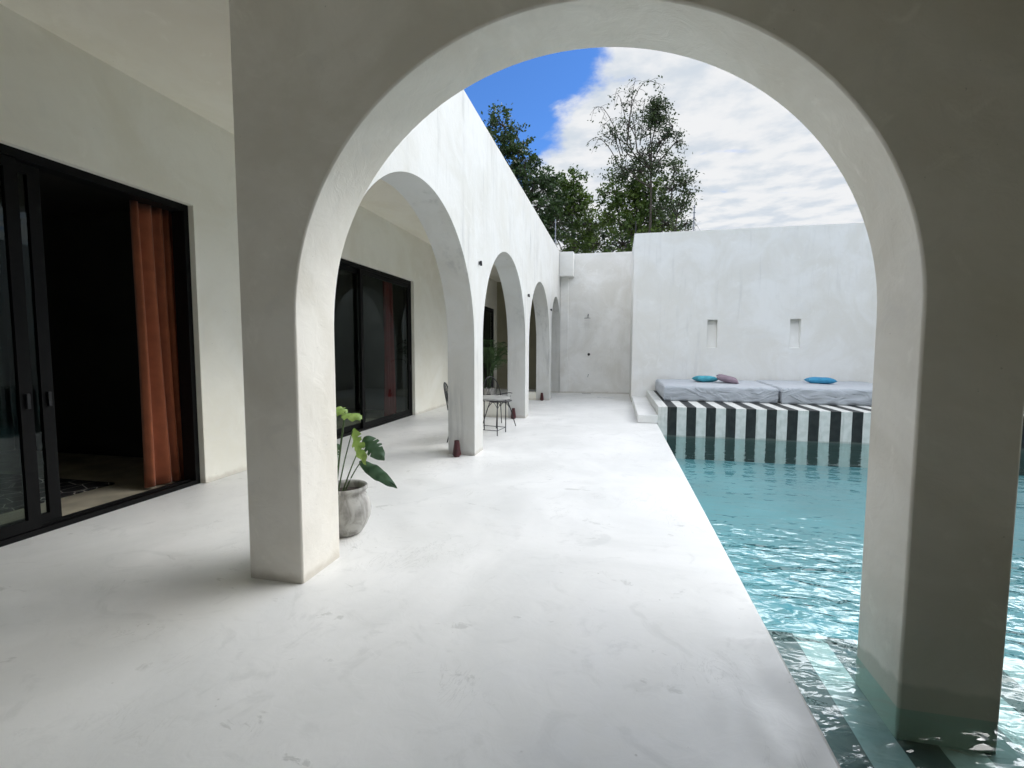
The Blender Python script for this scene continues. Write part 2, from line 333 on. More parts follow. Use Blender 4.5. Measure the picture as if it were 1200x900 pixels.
def bx(bm, x0, x1, y0, y1, z0, z1):
    vs = [bm.verts.new(p) for p in ((x0, y0, z0), (x1, y0, z0), (x1, y1, z0), (x0, y1, z0), (x0, y0, z1), (x1, y0, z1), (x1, y1, z1), (x0, y1, z1))]
    for f in ((0, 3, 2, 1), (4, 5, 6, 7), (0, 1, 5, 4), (1, 2, 6, 5), (2, 3, 7, 6), (3, 0, 4, 7)): bm.faces.new([vs[i] for i in f])
def boxes(*bs):
    bm = bmesh.new()
    for b in bs: bx(bm, *b)
    return bm
def tube(bm, pts, r, n=8, r2=None, cap=True):
    pts = [Vector(p) for p in pts]; rings = []
    L = len(pts)
    for i, p in enumerate(pts):
        t = (pts[min(i+1, L-1)]-pts[max(i-1, 0)]).normalized()
        a = Vector((0, 0, 1)) if abs(t.z) < .9 else Vector((1, 0, 0))
        u = t.cross(a).normalized(); v = t.cross(u)
        rr = r if r2 is None else r+(r2-r)*i/(L-1)
        rings.append([bm.verts.new(p+u*math.cos(2*math.pi*k/n)*rr+v*math.sin(2*math.pi*k/n)*rr) for k in range(n)])
    for a, b in zip(rings, rings[1:]):
        for k in range(n): bm.faces.new((a[k], a[(k+1) % n], b[(k+1) % n], b[k]))
    if cap and n > 2: bm.faces.new(rings[0][::-1]); bm.faces.new(rings[-1])
def lathe(bm, prof, n=32, c=(0, 0, 0)):
    rings = []
    for r, z in prof:
        if r < 1e-5: rings.append([bm.verts.new((c[0], c[1], c[2]+z))])
        else: rings.append([bm.verts.new((c[0]+r*math.cos(2*math.pi*k/n), c[1]+r*math.sin(2*math.pi*k/n), c[2]+z)) for k in range(n)])
    for a, b in zip(rings, rings[1:]):
        for k in range(n):
            A = [a[k % len(a)], a[(k+1) % len(a)], b[(k+1) % len(b)], b[k % len(b)]]
            q = []
            for v in A:
                if v not in q: q.append(v)
            if len(q) > 2: bm.faces.new(q)
def extrude_poly(pts, place, t):
    """pts: 2-D outline; place(u, v, w) -> 3-D; w runs 0..t"""
    bm = bmesh.new()
    a = [bm.verts.new(place(u, v, 0)) for u, v in pts]; b = [bm.verts.new(place(u, v, t)) for u, v in pts]
    bm.faces.new(a); bm.faces.new(b[::-1]); n = len(a)
    for i in range(n): bm.faces.new((a[i], b[i], b[(i+1) % n], a[(i+1) % n]))
    return bm
def arch_outline(u0, u1, arches, zb, zt, openings=()):
    """wall from u0 to u1; arches = (a, b, spring, rise); returns an outline running along the bottom then back along the top"""
    pts = [(u0, zb)]
    for (a, b, zs, rz) in arches:
        c, r = (a+b)/2, (b-a)/2
        if rz == 0: pts += [(a, zb), (a, zs), (b, zs), (b, zb)]; continue
        if abs(a-u0) > 1e-6: pts.append((a, zb))
        for k in range(65):
            t = math.pi*(1-k/64); pts.append((c+r*math.cos(t), zs+rz*math.sin(t)))
        if abs(b-u1) > 1e-6: pts.append((b, zb))
    if pts[-1][0] < u1-1e-6: pts.append((u1, zb))
    pts += [(u1, zt), (u0, zt)]
    if abs(arches[0][0]-u0) < 1e-6: pts.pop(0)
    return pts

# ------------------------------------------------------------------ key dimensions
F, T = 2.585, .42; L0, A, R1, R0 = -2.323, -1.931, 1.382, 1.804
D = .823; W = -4.44; ZT = 4.73; ZC = 4.0; YW, YS = 14.0, 16.5; SF = 10.03; ZW = -.26; XR = 9.0; YB = -2.4
HW = .7

# ------------------------------------------------------------------ ground, deck, pool
bm = bmesh.new(); vs = [bm.verts.new(p) for p in ((-900, -900, -1.6), (900, -900, -1.6), (900, 900, -1.6), (-900, 900, -1.6))]; bm.faces.new(vs)
tag(obj('ground', bm, M_GROUND, smooth=False), kind='structure')
tag(obj('floor', boxes((W-.3, D, YB, YS+.05, -.25, 0), (W-.3, -2.2, YS+.05, 17.6, -.25, 0), (D-.02, XR, SF+.05, YS, -.25, -.004)), M_FLOOR, bevel=.02, segs=3), kind='structure')
pb = bmesh.new()
def quad(bm, *p): bm.faces.new([bm.verts.new(q) for q in p])
quad(pb, (D-.02, YB, -1.1), (XR, YB, -1.1), (XR, SF+.1, -.70), (D-.02, SF+.1, -.70))
quad(pb, (D-.03, YB, -.2), (D-.03, SF+.1, -.2), (D-.03, SF+.1, -1.4), (D-.03, YB, -1.4))
quad(pb, (XR-.01, YB, -.2), (XR-.01, SF+.1, -.2), (XR-.01, SF+.1, -1.4), (XR-.01, YB, -1.4))
quad(pb, (D-.03, YB+.01, -.2), (XR, YB+.01, -.2), (XR, YB+.01, -1.4), (D-.03, YB+.01, -1.4))
me_pool = obj('pool_basin', pb, M_POOL, smooth=False); tag(me_pool, kind='structure')
bm = bmesh.new(); vs = [bm.verts.new(p) for p in ((D-.02, YB, ZW), (XR, YB, ZW), (XR, SF+.05, ZW), (D-.02, SF+.05, ZW))]; bm.faces.new(vs)
pw = tag(obj('pool_water', bm, M_WATER, smooth=False), kind='structure')
if pw.data.polygons[0].normal.z < 0: pw.data.flip_normals()
tag(obj('pool_ledge', boxes((D-.02, XR-.02, -2.2, 3.46, -.9, -.42)), M_STRIPE, bevel=.012), kind='structure')

tag(obj('bounce_terrace', boxes((-14, -1.35, -14, YB-.001, -.3, -.012), (-14, W-.301, YB, -1.25, -.3, -.012)), M_FLOOR), kind='structure')  # unseen pale paving added to bounce sky light under the ceiling
# ------------------------------------------------------------------ near arch wall and arcade
out = arch_outline(L0, XR, [(A, R1, 1.682, 1.604), (R0, R0+3.313, 1.682, 1.604), (R0+3.735, R0+7.04, 1.682, 1.604)], -.9, ZT)
# the left pier stands on the deck, the others in the pool
bmw = extrude_poly(out, lambda u, v, w_: (u, F+w_, v), T)
o = obj('arch_wall', bmw, M_NEAR, bevel=.012, ang=30)
tag(o, 'big plaster arch wall nearest the camera, its shaded right pier standing in the pool', 'wall')
zsA = 1.6
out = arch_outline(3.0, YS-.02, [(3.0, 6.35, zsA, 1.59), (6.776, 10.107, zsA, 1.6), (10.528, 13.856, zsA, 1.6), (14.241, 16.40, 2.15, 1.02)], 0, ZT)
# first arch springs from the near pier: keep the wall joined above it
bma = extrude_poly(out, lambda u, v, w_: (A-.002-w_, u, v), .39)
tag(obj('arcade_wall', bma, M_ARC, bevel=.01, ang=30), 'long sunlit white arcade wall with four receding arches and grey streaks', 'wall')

# ------------------------------------------------------------------ villa: house wall with three sliding doors, ceiling, dark rooms
villa = empty('villa', (W, 6, 0)); tag(villa, 'cream plastered villa on the left with black framed sliding glass doors', 'house')
def pobj(name, bm, m, parent, **k):
    """parent keeps world coordinates although its empty is moved"""
    o = obj(name, bm, m, None, **k); o.parent = parent
    base = parent; off = Vector((0, 0, 0))
    while base is not None: off += base.location; base = base.parent
    o.location = -off if parent.type == 'EMPTY' else Vector((0, 0, 0))
    return o
doors = [(-.6, 4.349, 3.02), (5.9, 9.996, 3.0), (13.3, 17.28, 2.98)]
out = arch_outline(-1.2, 17.6, [(a, b, z, 0) for a, b, z in doors], 0, 4.1)
wall = pobj('wall', extrude_poly(out, lambda u, v, w_: (W-w_, u, v), .22), M_IN, villa, bevel=.006)
pobj('ceiling', boxes((W-.2, 2.2, YB-.2, F-.001, ZC, ZC+.25), (W-.2, A-.3, F-.001, 17.6, ZC, ZC+.25)), M_CEIL, villa, smooth=False)
pobj('rear_wall', boxes((-3.5, 2.2, YB-.2, YB, -1.5, ZC+.2)), M_SHADE, villa, smooth=False)  # unseen; the gap at its left end is shaped to let light in
pobj('corridor_end_wall', boxes((W-.2, -2.331, 17.5, 17.7, 0, ZC+.2)), M_SHADE, villa, smooth=False)
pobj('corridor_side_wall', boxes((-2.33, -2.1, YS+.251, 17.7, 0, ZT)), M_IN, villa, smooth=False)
pobj('light_block_wall', boxes((1.96, 2.2, YB-.001, F-.001, -1.6, ZC+.2)), M_SHADE, villa, smooth=False)  # unseen wall added to block arch light and darken the right side
# rooms behind the doors
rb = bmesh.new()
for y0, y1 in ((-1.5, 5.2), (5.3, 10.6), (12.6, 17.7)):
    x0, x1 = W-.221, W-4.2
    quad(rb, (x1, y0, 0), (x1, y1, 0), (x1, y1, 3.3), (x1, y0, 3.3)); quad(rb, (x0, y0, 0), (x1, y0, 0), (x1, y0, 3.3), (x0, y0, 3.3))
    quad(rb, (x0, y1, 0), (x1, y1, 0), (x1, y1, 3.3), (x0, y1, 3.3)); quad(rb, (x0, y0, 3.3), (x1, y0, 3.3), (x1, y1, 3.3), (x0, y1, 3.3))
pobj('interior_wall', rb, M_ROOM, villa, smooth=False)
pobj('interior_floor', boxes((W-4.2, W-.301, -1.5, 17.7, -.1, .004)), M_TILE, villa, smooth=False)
def sliding_door(a, b, z, leaves, xs=W-.12):
    """fixed outer frame plus leaves (y0, y1, track)"""
    fr = boxes((xs-.11, xs+.05, a, b, z-.07, z-.001), (xs-.11, xs+.05, a, b, .001, .045), (xs-.11, xs+.05, a, a+.055, .045, z-.07), (xs-.11, xs+.05, b-.055, b, .045, z-.07), (xs-.03, xs-.02, a+.055, b-.055, .045, .06))
    d = pobj('sliding_door', fr, M_FRAME, villa, smooth=False)
    for (y0, y1, tr) in leaves:
        x = xs+.015-.06*tr; s = .085
        lf = boxes((x-.02, x+.02, y0, y0+s, .05, z-.075), (x-.02, x+.02, y1-s, y1, .05, z-.075), (x-.02, x+.02, y0+s, y1-s, .05, .05+s), (x-.02, x+.02, y0+s, y1-s, z-.075-.08, z-.075))
        p = obj('leaf_frame', lf, M_FRAME, d, smooth=False)
        gb = boxes((x-.003, x+.003, y0+s-.005, y1-s+.005, .05+s-.005, z-.15))
        obj('glass_pane', gb, M_GLASS, d, smooth=False)
        hb = boxes((x+.021, x+.045, y1-s*.65, y1-s*.35, 1.02, 1.14)); obj('handle', hb, M_BLACK, d, bevel=.004)
    return d
sliding_door(-.6, 4.349, 3.02, [(1.0, 2.86, 0), (1.25, 3.045, 1)])
sliding_door(5.9, 9.996, 3.0, [(5.95, 8.04, 1), (7.87, 9.945, 0)])
sliding_door(13.3, 17.28, 2.98, [(13.35, 15.4, 1), (15.25, 17.22, 0)])

def curtain(name, x, y0, y1, z0, z1, m, folds, amp, seed, label):
    rnd = random.Random(seed); bm = bmesh.new(); nx, nz = folds*14, 26; g = []
    ph = [rnd.uniform(-.7, .7) for _ in range(folds+2)]; am = [rnd.uniform(.55, 1.25) for _ in range(folds+2)]
    for j in range(nz+1):
        v = j/nz; row = []
        for i in range(nx+1):
            u = i/nx; k = min(folds-1e-3, max(0, (u+.045*math.sin(7.3*u+seed)*math.sin(math.pi*u)*2))*folds); ki = int(k); fk = k-ki
            p_ = ph[ki]*(1-fk)+ph[ki+1]*fk; a_ = am[ki]*(1-fk)+am[ki+1]*fk
            gather = .84+.1*(1-v)**.7
            yc = (y0+y1)/2+.05*(1-v)+((u-.5)*(y1-y0)+.018*math.sin(9*u+3*v))*gather
            xx = x+amp*a_*math.sin(2*math.pi*k+p_+1.1*(1-v)*math.sin(3*u+seed))*(.7+.4*(1-v))
            row.append(bm.verts.new((xx, yc, z0+(z1-z0)*v+.012*math.sin(k*5)*(1-v))))
        g.append(row)
    for j in range(nz):
        for i in range(nx): bm.faces.new((g[j][i], g[j][i+1], g[j+1][i+1], g[j+1][i]))
    o = obj(name, bm, m, ang=80); md = o.modifiers.new('thick', 'SOLIDIFY'); md.thickness = .004
    return tag(o, label, 'curtain')
curtain('curtain', W-.38, 3.90, 4.95, .03, 2.99, M_CURT, 8, .055, 3, 'terracotta curtain gathered in the open nearest doorway')
curtain('curtain', W-.34, 9.2, 9.66, .03, 2.97, M_CURT2, 6, .05, 5, 'dark red curtain behind the glass of the second door')
tag(obj('rug', boxes((W-2.8, W-.95, 1.6, 4.1, .006, .02)), M_RUG), 'black rug with pale pattern on the floor inside the nearest doorway', 'rug')

# ------------------------------------------------------------------ low kerbs across the corridor
for yk, h in ((10.10, .31), (13.86, .23)):
    tag(obj('low_wall', boxes((-3.2, A-.385, yk, yk+.3, -.01, h)), M_IN, bevel=.008),
        'low white kerb crossing the corridor behind the wire chairs' if yk < 12 else 'low white kerb at the far pier, glimpsed through the third arch', 'low wall', 'low kerbs across the corridor')

# ------------------------------------------------------------------ shower wall, big far wall, side wall
sw = empty('shower_wall', (-.8, YS, 0)); tag(sw, 'mottled grey recessed wall with shower fittings at the end of the walkway', 'wall')
pobj('wall', boxes((-2.32, .6, YS, YS+.25, -.01, ZT)), M_SHW, sw, bevel=.008)
pobj('pilaster', boxes((A+.001, -1.665, YS-.06, YS+.01, .001, 3.95)), M_SHW, sw, bevel=.008)
pobj('beam_box', boxes((A+.001, -1.475, YS-.45, YS+.01, 3.93, ZT-.01)), M_FAR, sw, bevel=.008)
def niche_wall():
    bm = bmesh.new(); xs = [.411, 2.40, 2.66, 4.46, 4.72, XR]; zs = [-.05, 1.55, 2.32, ZT]
    V = {}
    for i, x in enumerate(xs):
        for j, z in enumerate(zs): V[i, j] = bm.verts.new((x, YW, z))
    for i in range(5):
        for j in range(3):
            if j == 1 and i in (1, 3):
                x0, x1 = xs[i], xs[i+1]; z0, z1 = zs[1], zs[2]
                a = [V[i, 1], V[i+1, 1], V[i+1, 2], V[i, 2]]
                b = [bm.verts.new(p) for p in ((x0+.005, YW+.035, z0+.01), (x1-.005, YW+.035, z0+.01), (x1-.005, YW+.17, z1), (x0+.005, YW+.17, z1))]
                bm.faces.new(b)
                for k in range(4): bm.faces.new((a[k], a[(k+1) % 4], b[(k+1) % 4], b[k]))
            else: bm.faces.new((V[i, j], V[i+1, j], V[i+1, j+1], V[i, j+1]))
    # body: top, left return and back
    t = [V[i, 3] for i in range(6)]; bk = [bm.verts.new((x, YW+.3, ZT)) for x in xs]
    for i in range(5): bm.faces.new((t[i], t[i+1], bk[i+1], bk[i]))
    l = [V[0, j] for j in range(4)]; lb = [bm.verts.new((.411, YW+.3, z)) for z in zs[:3]]+[bk[0]]
    for j in range(3): bm.faces.new((l[j], l[j+1], lb[j+1], lb[j]))
    rbv = bm.verts.new((XR, YW+.3, -.05)); bm.faces.new([lb[0], lb[1], lb[2], lb[3]]+bk[1:]+[rbv])
    return bm
fw = empty('boundary_wall', (4, YW, 0)); tag(fw, 'tall white far wall with two narrow niches above the mattresses', 'wall')
pobj('wall', niche_wall(), M_FAR, fw, smooth=False)
pobj('return_wall', boxes((.413, .66, YW+.301, YS-.001, -.01, ZT-.002)), M_FAR, fw, smooth=False)
tag(obj('side_wall', boxes((XR, XR+.25, F+.001, YW+.3, -1.6, ZT-.004)), M_FAR, smooth=False), 'white side wall closing the pool court on the right', 'wall')

# ------------------------------------------------------------------ step and striped platform
tag(obj('step', boxes((.432, D+.008, SF, YW-.001, .001, .166)), M_FLOOR, bevel=.01), 'low white step between the walkway and the striped platform', 'step')
pl = boxes((D+.009, XR-.001, SF, YW-.001, -1.35, .346))
tag(obj('platform', pl, M_STRIPE, bevel=.008), 'raised platform painted in black and white stripes rising from the pool', 'platform')

# ------------------------------------------------------------------ mattresses and cushions
def mattress(corners, z0, z1, seed, label):
    rnd = random.Random(seed); bm = bmesh.new(); nx, ny, nz = 64, 56, 12
    c = [Vector((*p, 0)) for p in corners]     # front-left, front-right, back-right, back-left
    phs = [(rnd.uniform(3, 14), rnd.uniform(-9, 9), rnd.uniform(0, 6), rnd.uniform(.3, 1)) for _ in range(9)]
    def P(u, v, w_):
        e = .035
        q = (c[0]*(1-u)+c[1]*u)*(1-v)+(c[3]*(1-u)+c[2]*u)*v
        # rounded box
        du = min(u, 1-u)*2.4; dv = min(v, 1-v)*2.7
        z = z0+(z1-z0)*w_
        return q, z, du, dv
    def vert(u, v, w_, side):
        q, z, du, dv = P(u, v, w_)
        ctr = (c[0]+c[1]+c[2]+c[3])/4
        rr = .05; H = z1-z0
        if side:
            k = max(0, w_*H-(H-rr)); ins = rr-math.sqrt(max(0, rr*rr-k*k)); k2 = max(0, rr-w_*H); ins += (rr-math.sqrt(max(0, rr*rr-k2*k2)))*.7
            wr = 0
            s = u*2.4+v*2.7
            for a_, b_, p_, g_ in phs: wr += g_*math.sin(a_*s+b_*w_*1.6+p_)
            fold = math.sin(s*7+w_*3.2+2*math.sin(s*2.1+seed))
            ins += .0045*wr-.012*max(0, fold)**3*(.4+w_*.6)+.01*math.sin(w_*math.pi)*-1
            dr = Vector((q.x-ctr.x, q.y-ctr.y, 0))
            nrm = Vector((-1 if u == 0 else (1 if u == 1 else 0), -1 if v == 0 else (1 if v == 1 else 0), 0))
            if nrm.length: nrm.normalize()
            q = q-nrm*ins
        else:
            z = z1
            edge = min(du, dv); s = u*2.4; t = v*2.7
            z += .006*math.sin(s*5+t*2+seed)*math.sin(t*4-s) + .004*math.sin(s*13+t*9)*math.sin(t*3+1)
            z += .008*(1-math.exp(-edge*4))
            m = min(u, 1-u, v, 1-v)
        return bm.verts.new((q.x, q.y, z))
    # top grid (slightly inset so it meets the rounded side)
    g = []
    iu, iv = .05/2.4, .05/2.7
    for j in range(ny+1):
        g.append([vert(iu+(1-2*iu)*i/nx, iv+(1-2*iv)*j/ny, 1, False) for i in range(nx+1)])
    for j in range(ny):
        for i in range(nx): bm.faces.new((g[j][i], g[j][i+1], g[j+1][i+1], g[j+1][i]))
    per = [(i/nx, 0) for i in range(nx)]+[(1, j/ny) for j in range(ny)]+[(1-i/nx, 1) for i in range(nx)]+[(0, 1-j/ny) for j in range(ny)]
    top = [g[0][i] for i in range(nx)]+[g[j][nx] for j in range(ny)]+[g[ny][nx-i] for i in range(nx)]+[g[ny-j][0] for j in range(ny)]
    prev = top
    for k in range(nz, -1, -1):
        w_ = (k/nz) if k < nz else .985
        row = [vert(u, v, w_, True) for u, v in per]
        n = len(row)
        for i in range(n): bm.faces.new((prev[i], prev[(i+1) % n], row[(i+1) % n], row[i]))
        prev = row
    o = obj('mattress', bm, M_BED, ang=70)
    return tag(o, label, 'mattress', 'mattresses on the striped platform')
mattress([(1.05, 11.22), (3.40, 11.22), (3.60, 13.9), (1.07, 13.9)], .348, .68, 1, 'grey sheeted mattress at the left end of the striped platform')
mattress([(3.46, 11.14), (6.05, 11.14), (6.20, 13.92), (3.66, 13.92)], .348, .69, 4, 'grey sheeted mattress to the right, carrying one blue cushion')
def cushion(loc, s, rot, m, label, seed):
    bm = bmesh.new(); n = 18; V = {}
    for sgn in (1, -1):
        for i in range(n+1):
            for j in range(n+1):
                u, v = i/n*2-1, j/n*2-1
                edge = i in (0, n) or j in (0, n)
                if sgn == -1 and edge: V[sgn, i, j] = V[1, i, j]; continue
                pinch = 1-.10*(1-(u*u))*abs(v)**6-.10*(1-v*v)*abs(u)**6
                puff = ((1-u**4)*(1-v**4))**.55
                wob = .06*math.sin(5*u+seed)*math.sin(4*v+seed*2)
                x = u*s[0]/2*(1-.08*(1-v*v)*abs(u)**3); y = v*s[1]/2*(1-.08*(1-u*u)*abs(v)**3)
                V[sgn, i, j] = bm.verts.new((x, y, sgn*s[2]/2*puff*(1+wob)))
    for sgn in (1, -1):
        for i in range(n):
            for j in range(n):
                q = [V[sgn, i, j], V[sgn, i+1, j], V[sgn, i+1, j+1], V[sgn, i, j+1]]
                bm.faces.new(q if sgn == 1 else q[::-1])
    o = obj('cushion', bm, m, ang=80); o.location = loc; o.rotation_euler = rot
    return tag(o, label, 'cushion')
p = U(826, 446, 2, .72); cushion((p.x, p.y-.0, .765), (.52, .46, .15), (0, 0, .2), M_TEAL, 'teal cushion lying left of the mauve one on the left mattress', 1)
p = U(850, 447, 2, .72); cushion((p.x+.02, p.y-.1, .785), (.52, .50, .15), (R(4), R(14), -.15), M_MAUVE, 'mauve grey cushion leaning against the teal cushion', 2)
p = U(961, 448, 2, .73); cushion((p.x, p.y, .775), (.60, .46, .15), (0, 0, -.1), M_BLUE, 'bright blue cushion alone on the right mattress', 3)

# ------------------------------------------------------------------ shower fittings, drain
s = empty('shower_set', (-1.0, YS, 1.3)); tag(s, 'small dark shower head, valve and spout on the recessed wall', 'shower')
bm = bmesh.new(); tube(bm, [(-.98, YS-.001, 2.66), (-.98, YS-.16, 2.68), (-.98, YS-.26, 2.64), (-.98, YS-.26, 2.56)], .014, 8); pobj('shower_arm', bm, M_BLACK, s)
bm = bmesh.new(); lathe(bm, [(0, .02), (.03, .02), (.11, .0), (.11, -.014), (0, -.014)], 24, (-1.0, YS-.26, 2.545)); pobj('shower_head', bm, M_CHROME, s)
bm = bmesh.new(); lathe(bm, [(0, .001), (.045, .001), (.045, .014), (.02, .02), (.02, .06), (0, .06)], 20); bmesh.ops.rotate(bm, verts=bm.verts, matrix=Matrix.Rotation(R(90), 3, 'X')); bmesh.ops.translate(bm, verts=bm.verts, vec=(-.95, YS-.001, 1.33)); pobj('valve', bm, M_BLACK, s)
bm = bmesh.new(); tube(bm, [(-.95, YS-.001, .65), (-.95, YS-.09, .64), (-.97, YS-.12, .56)], .014, 8); pobj('spout', bm, M_CHROME, s)
tag(obj('drain_cover', boxes((-.60, -.06, 14.95, 15.30, .001, .012)), M_WHITEP, bevel=.004), 'flat pale rectangular drain cover on the floor before the shower wall', 'drain')
tag(obj('drain_slot', boxes((-1.15, -.85, 16.28, 16.32, .001, .005)), M_BLACK), 'thin dark slot drain at the foot of the shower wall', 'drain')

# ------------------------------------------------------------------ little wall lamps on the spandrels
def wall_lamp(y, z, first=[]):
    t = empty('wall_lamp', (A, y, z)); tag(t, 'small black spotlight on the arcade between the %s arches' % {6: 'first and second', 10: 'second and third', 13: 'third and fourth'}[int(y)], 'wall lamp', 'spotlights on the arcade')
    bm = boxes((.0, .012, -.03, .03, -.045, .045)); obj('back_plate', bm, M_BLACK, t, bevel=.003); t.scale = (.6, .6, .6)
    bm = bmesh.new(); tube(bm, [(.012, 0, 0), (.045, 0, .01)], .008, 8); tube(bm, [(.045, 0, .05), (.055, 0, -.06)], .026, 14); obj('lamp_head', bm, M_BLACK, t)
for y, z in ((6.58, 2.71), (10.34, 2.67), (13.95, 2.65)): wall_lamp(y, z)
t = empty('ceiling_spotlight', (-3.33, 6.63, ZC)); tag(t, 'small round recessed spotlight in the corridor ceiling', 'ceiling light')
bm = bmesh.new(); lathe(bm, [(.045, -.002), (.05, -.012), (.078, -.010), (.082, -.001)], 28); obj('trim_ring', bm, M_BLACK, t)
bm = bmesh.new(); lathe(bm, [(0, -.004), (.045, -.004)], 24); obj('lens', bm, M_WHITEP, t)

# ------------------------------------------------------------------ oxblood lanterns
def lantern(x, y, label):
    bm = bmesh.new(); lathe(bm, [(0, .0), (.042, .0), (.058, .03), (.058, .045), (.036, .21), (.036, .23), (.03, .23), (.045, .05), (0, .03)], 8)
    o = obj('lantern', bm, M_LANT, ang=20); o.location = (x, y, .001); o.rotation_euler = (0, 0, .3); tag(o, label, 'lantern', 'faceted lanterns by the arcade piers')
lantern(-2.16, 6.24, 'dark red faceted lantern by the first pier beyond the potted plant')
lantern(-2.165, 9.98, 'dark red faceted lantern by the pier just beyond the wire chairs')
lantern(-2.13, 13.74, 'smallest looking dark red lantern, by the farthest pier')

# ------------------------------------------------------------------ potted monstera
PX, PY = -2.14, 3.42
pp = empty('potted_monstera', (PX, PY, 0)); tag(pp, 'young monstera in a round worn clay pot behind the near pillar', 'potted plant')
bm = bmesh.new(); prof = [(0, .0), (.105, .0), (.125, .01), (.165, .07), (.195, .14), (.203, .20), (.195, .26), (.17, .315), (.158, .335), (.162, .35), (.178, .368), (.180, .385), (.172, .395), (.155, .39), (.148, .37), (.15, .30)]
lathe(bm, prof, 48); obj('pot', bm, M_POT, pp, ang=60)
bm = bmesh.new(); lathe(bm, [(0, .345), (.08, .35), (.151, .335)], 32); obj('soil', bm, M_SOIL, pp)
def mleaf(base, tip, width, nrm, m, cuts, seed):
    """heart-shaped leaf blade with real notches, from base (stalk) to tip"""
    base, tip = Vector(base), Vector(tip); ax = tip-base; L = ax.length; ax.normalize(); side = ax.cross(Vector(nrm)).normalized(); n = side.cross(ax).normalized()
    rnd = random.Random(seed); bm = bmesh.new(); NS = 60; mid = []; rows = {1: [], -1: []}
    notch = {s_: [(.28+.15*k+rnd.uniform(-.03, .03), rnd.uniform(.35, .6)) for k in range(cuts)] for s_ in (1, -1)}
    for i in range(NS+1):
        t = i/NS; z = -.10*L*(t-.35)**2*2
        mid.append(bm.verts.new(base+ax*L*t+n*z))
        wd = width*.5*(math.sin(math.pi*min(1, t*1.02))**.62)*(1.15-.55*t)*(1 if t > 0 else 0)
        for s_ in (1, -1):
            k = 1.0
            for c_, d_ in notch[s_]:
                q = abs(t-c_)/.028
                if q < 1: k = min(k, 1-d_*(1-q*q))
            back = -.10*L*math.exp(-t*7)
            row = []
            for j in (1, 2, 3, 4):
                f = j/4*k; ww = wd*f
                row.append(bm.verts.new(base+ax*(L*t+back*f+.10*L*f*(t))+side*s_*ww+n*(z+.16*width*f*f*-1+.05*width*f+.01*math.sin(t*22)*f)))
            rows[s_].append(row)
    for s_ in (1, -1):
        for i in range(NS):
            a, b = rows[s_][i], rows[s_][i+1]
            for (p0, p1, q0, q1) in [(mid[i], a[0], mid[i+1], b[0])]+[(a[j], a[j+1], b[j], b[j+1]) for j in range(3)]:
                try: bm.faces.new((p0, p1, q1, q0))
                except Exception: pass
    return bm
def loc_(v): return (v[0]-PX, v[1]-PY, v[2])
def stalk(p0, p1, bend):
    p0, p1 = Vector(p0), Vector(p1); bm = bmesh.new()
    pts = [p0.lerp(p1, t)+Vector(bend)*math.sin(math.pi*t) for t in [k/10 for k in range(11)]]
    tube(bm, pts, .0065, 8, .004); return bm
M_STALK = simple('green_stalk', (.07, .12, .04), .5)
leaves = [((405, 484), (421, 492), (391, 480), .13, M_MON1, 2, 'bright'), ]
def leaf(b_px, t_px, y0, y1, w_, nrm, m, cuts, seed, root):
    b_ = U(*b_px, 1, y0); t_ = U(*t_px, 1, y1)
    st = stalk(root, loc_(b_), (0.01, -.02, .02)); s_ = obj('stalk', st, M_STALK, pp)
    obj('leaf', mleaf(loc_(b_), loc_(t_), w_, nrm, m, cuts, seed), m, pp, ang=80)
leaf((405, 484), (420, 488), 3.50, 3.38, .17, (.2, -.25, 1), M_MON1, 1, 1, (-.08, 0, .345))
leaf((404, 483), (388, 476), 3.50, 3.55, .15, (-.1, -.3, 1), M_MON1, 1, 2, (-.09, .01, .345))
leaf((413, 505), (424, 542), 3.46, 3.36, .15, (-.6, -.9, .45), M_MON1, 3, 3, (-.05, -.02, .345))
leaf((427, 513), (447, 536), 3.50, 3.42, .16, (-.1, -.8, .6), M_MON2, 3, 4, (-.02, .0, .345))
leaf((423, 541), (460, 567), 3.50, 3.34, .115, (.1, -.75, .65), M_MON2, 0, 5, (-.0, .0, .345))
leaf((396, 522), (388, 532), 3.6, 3.6, .12, (0, -.8, .5), M_MON2, 2, 6, (-.1, .03, .345))

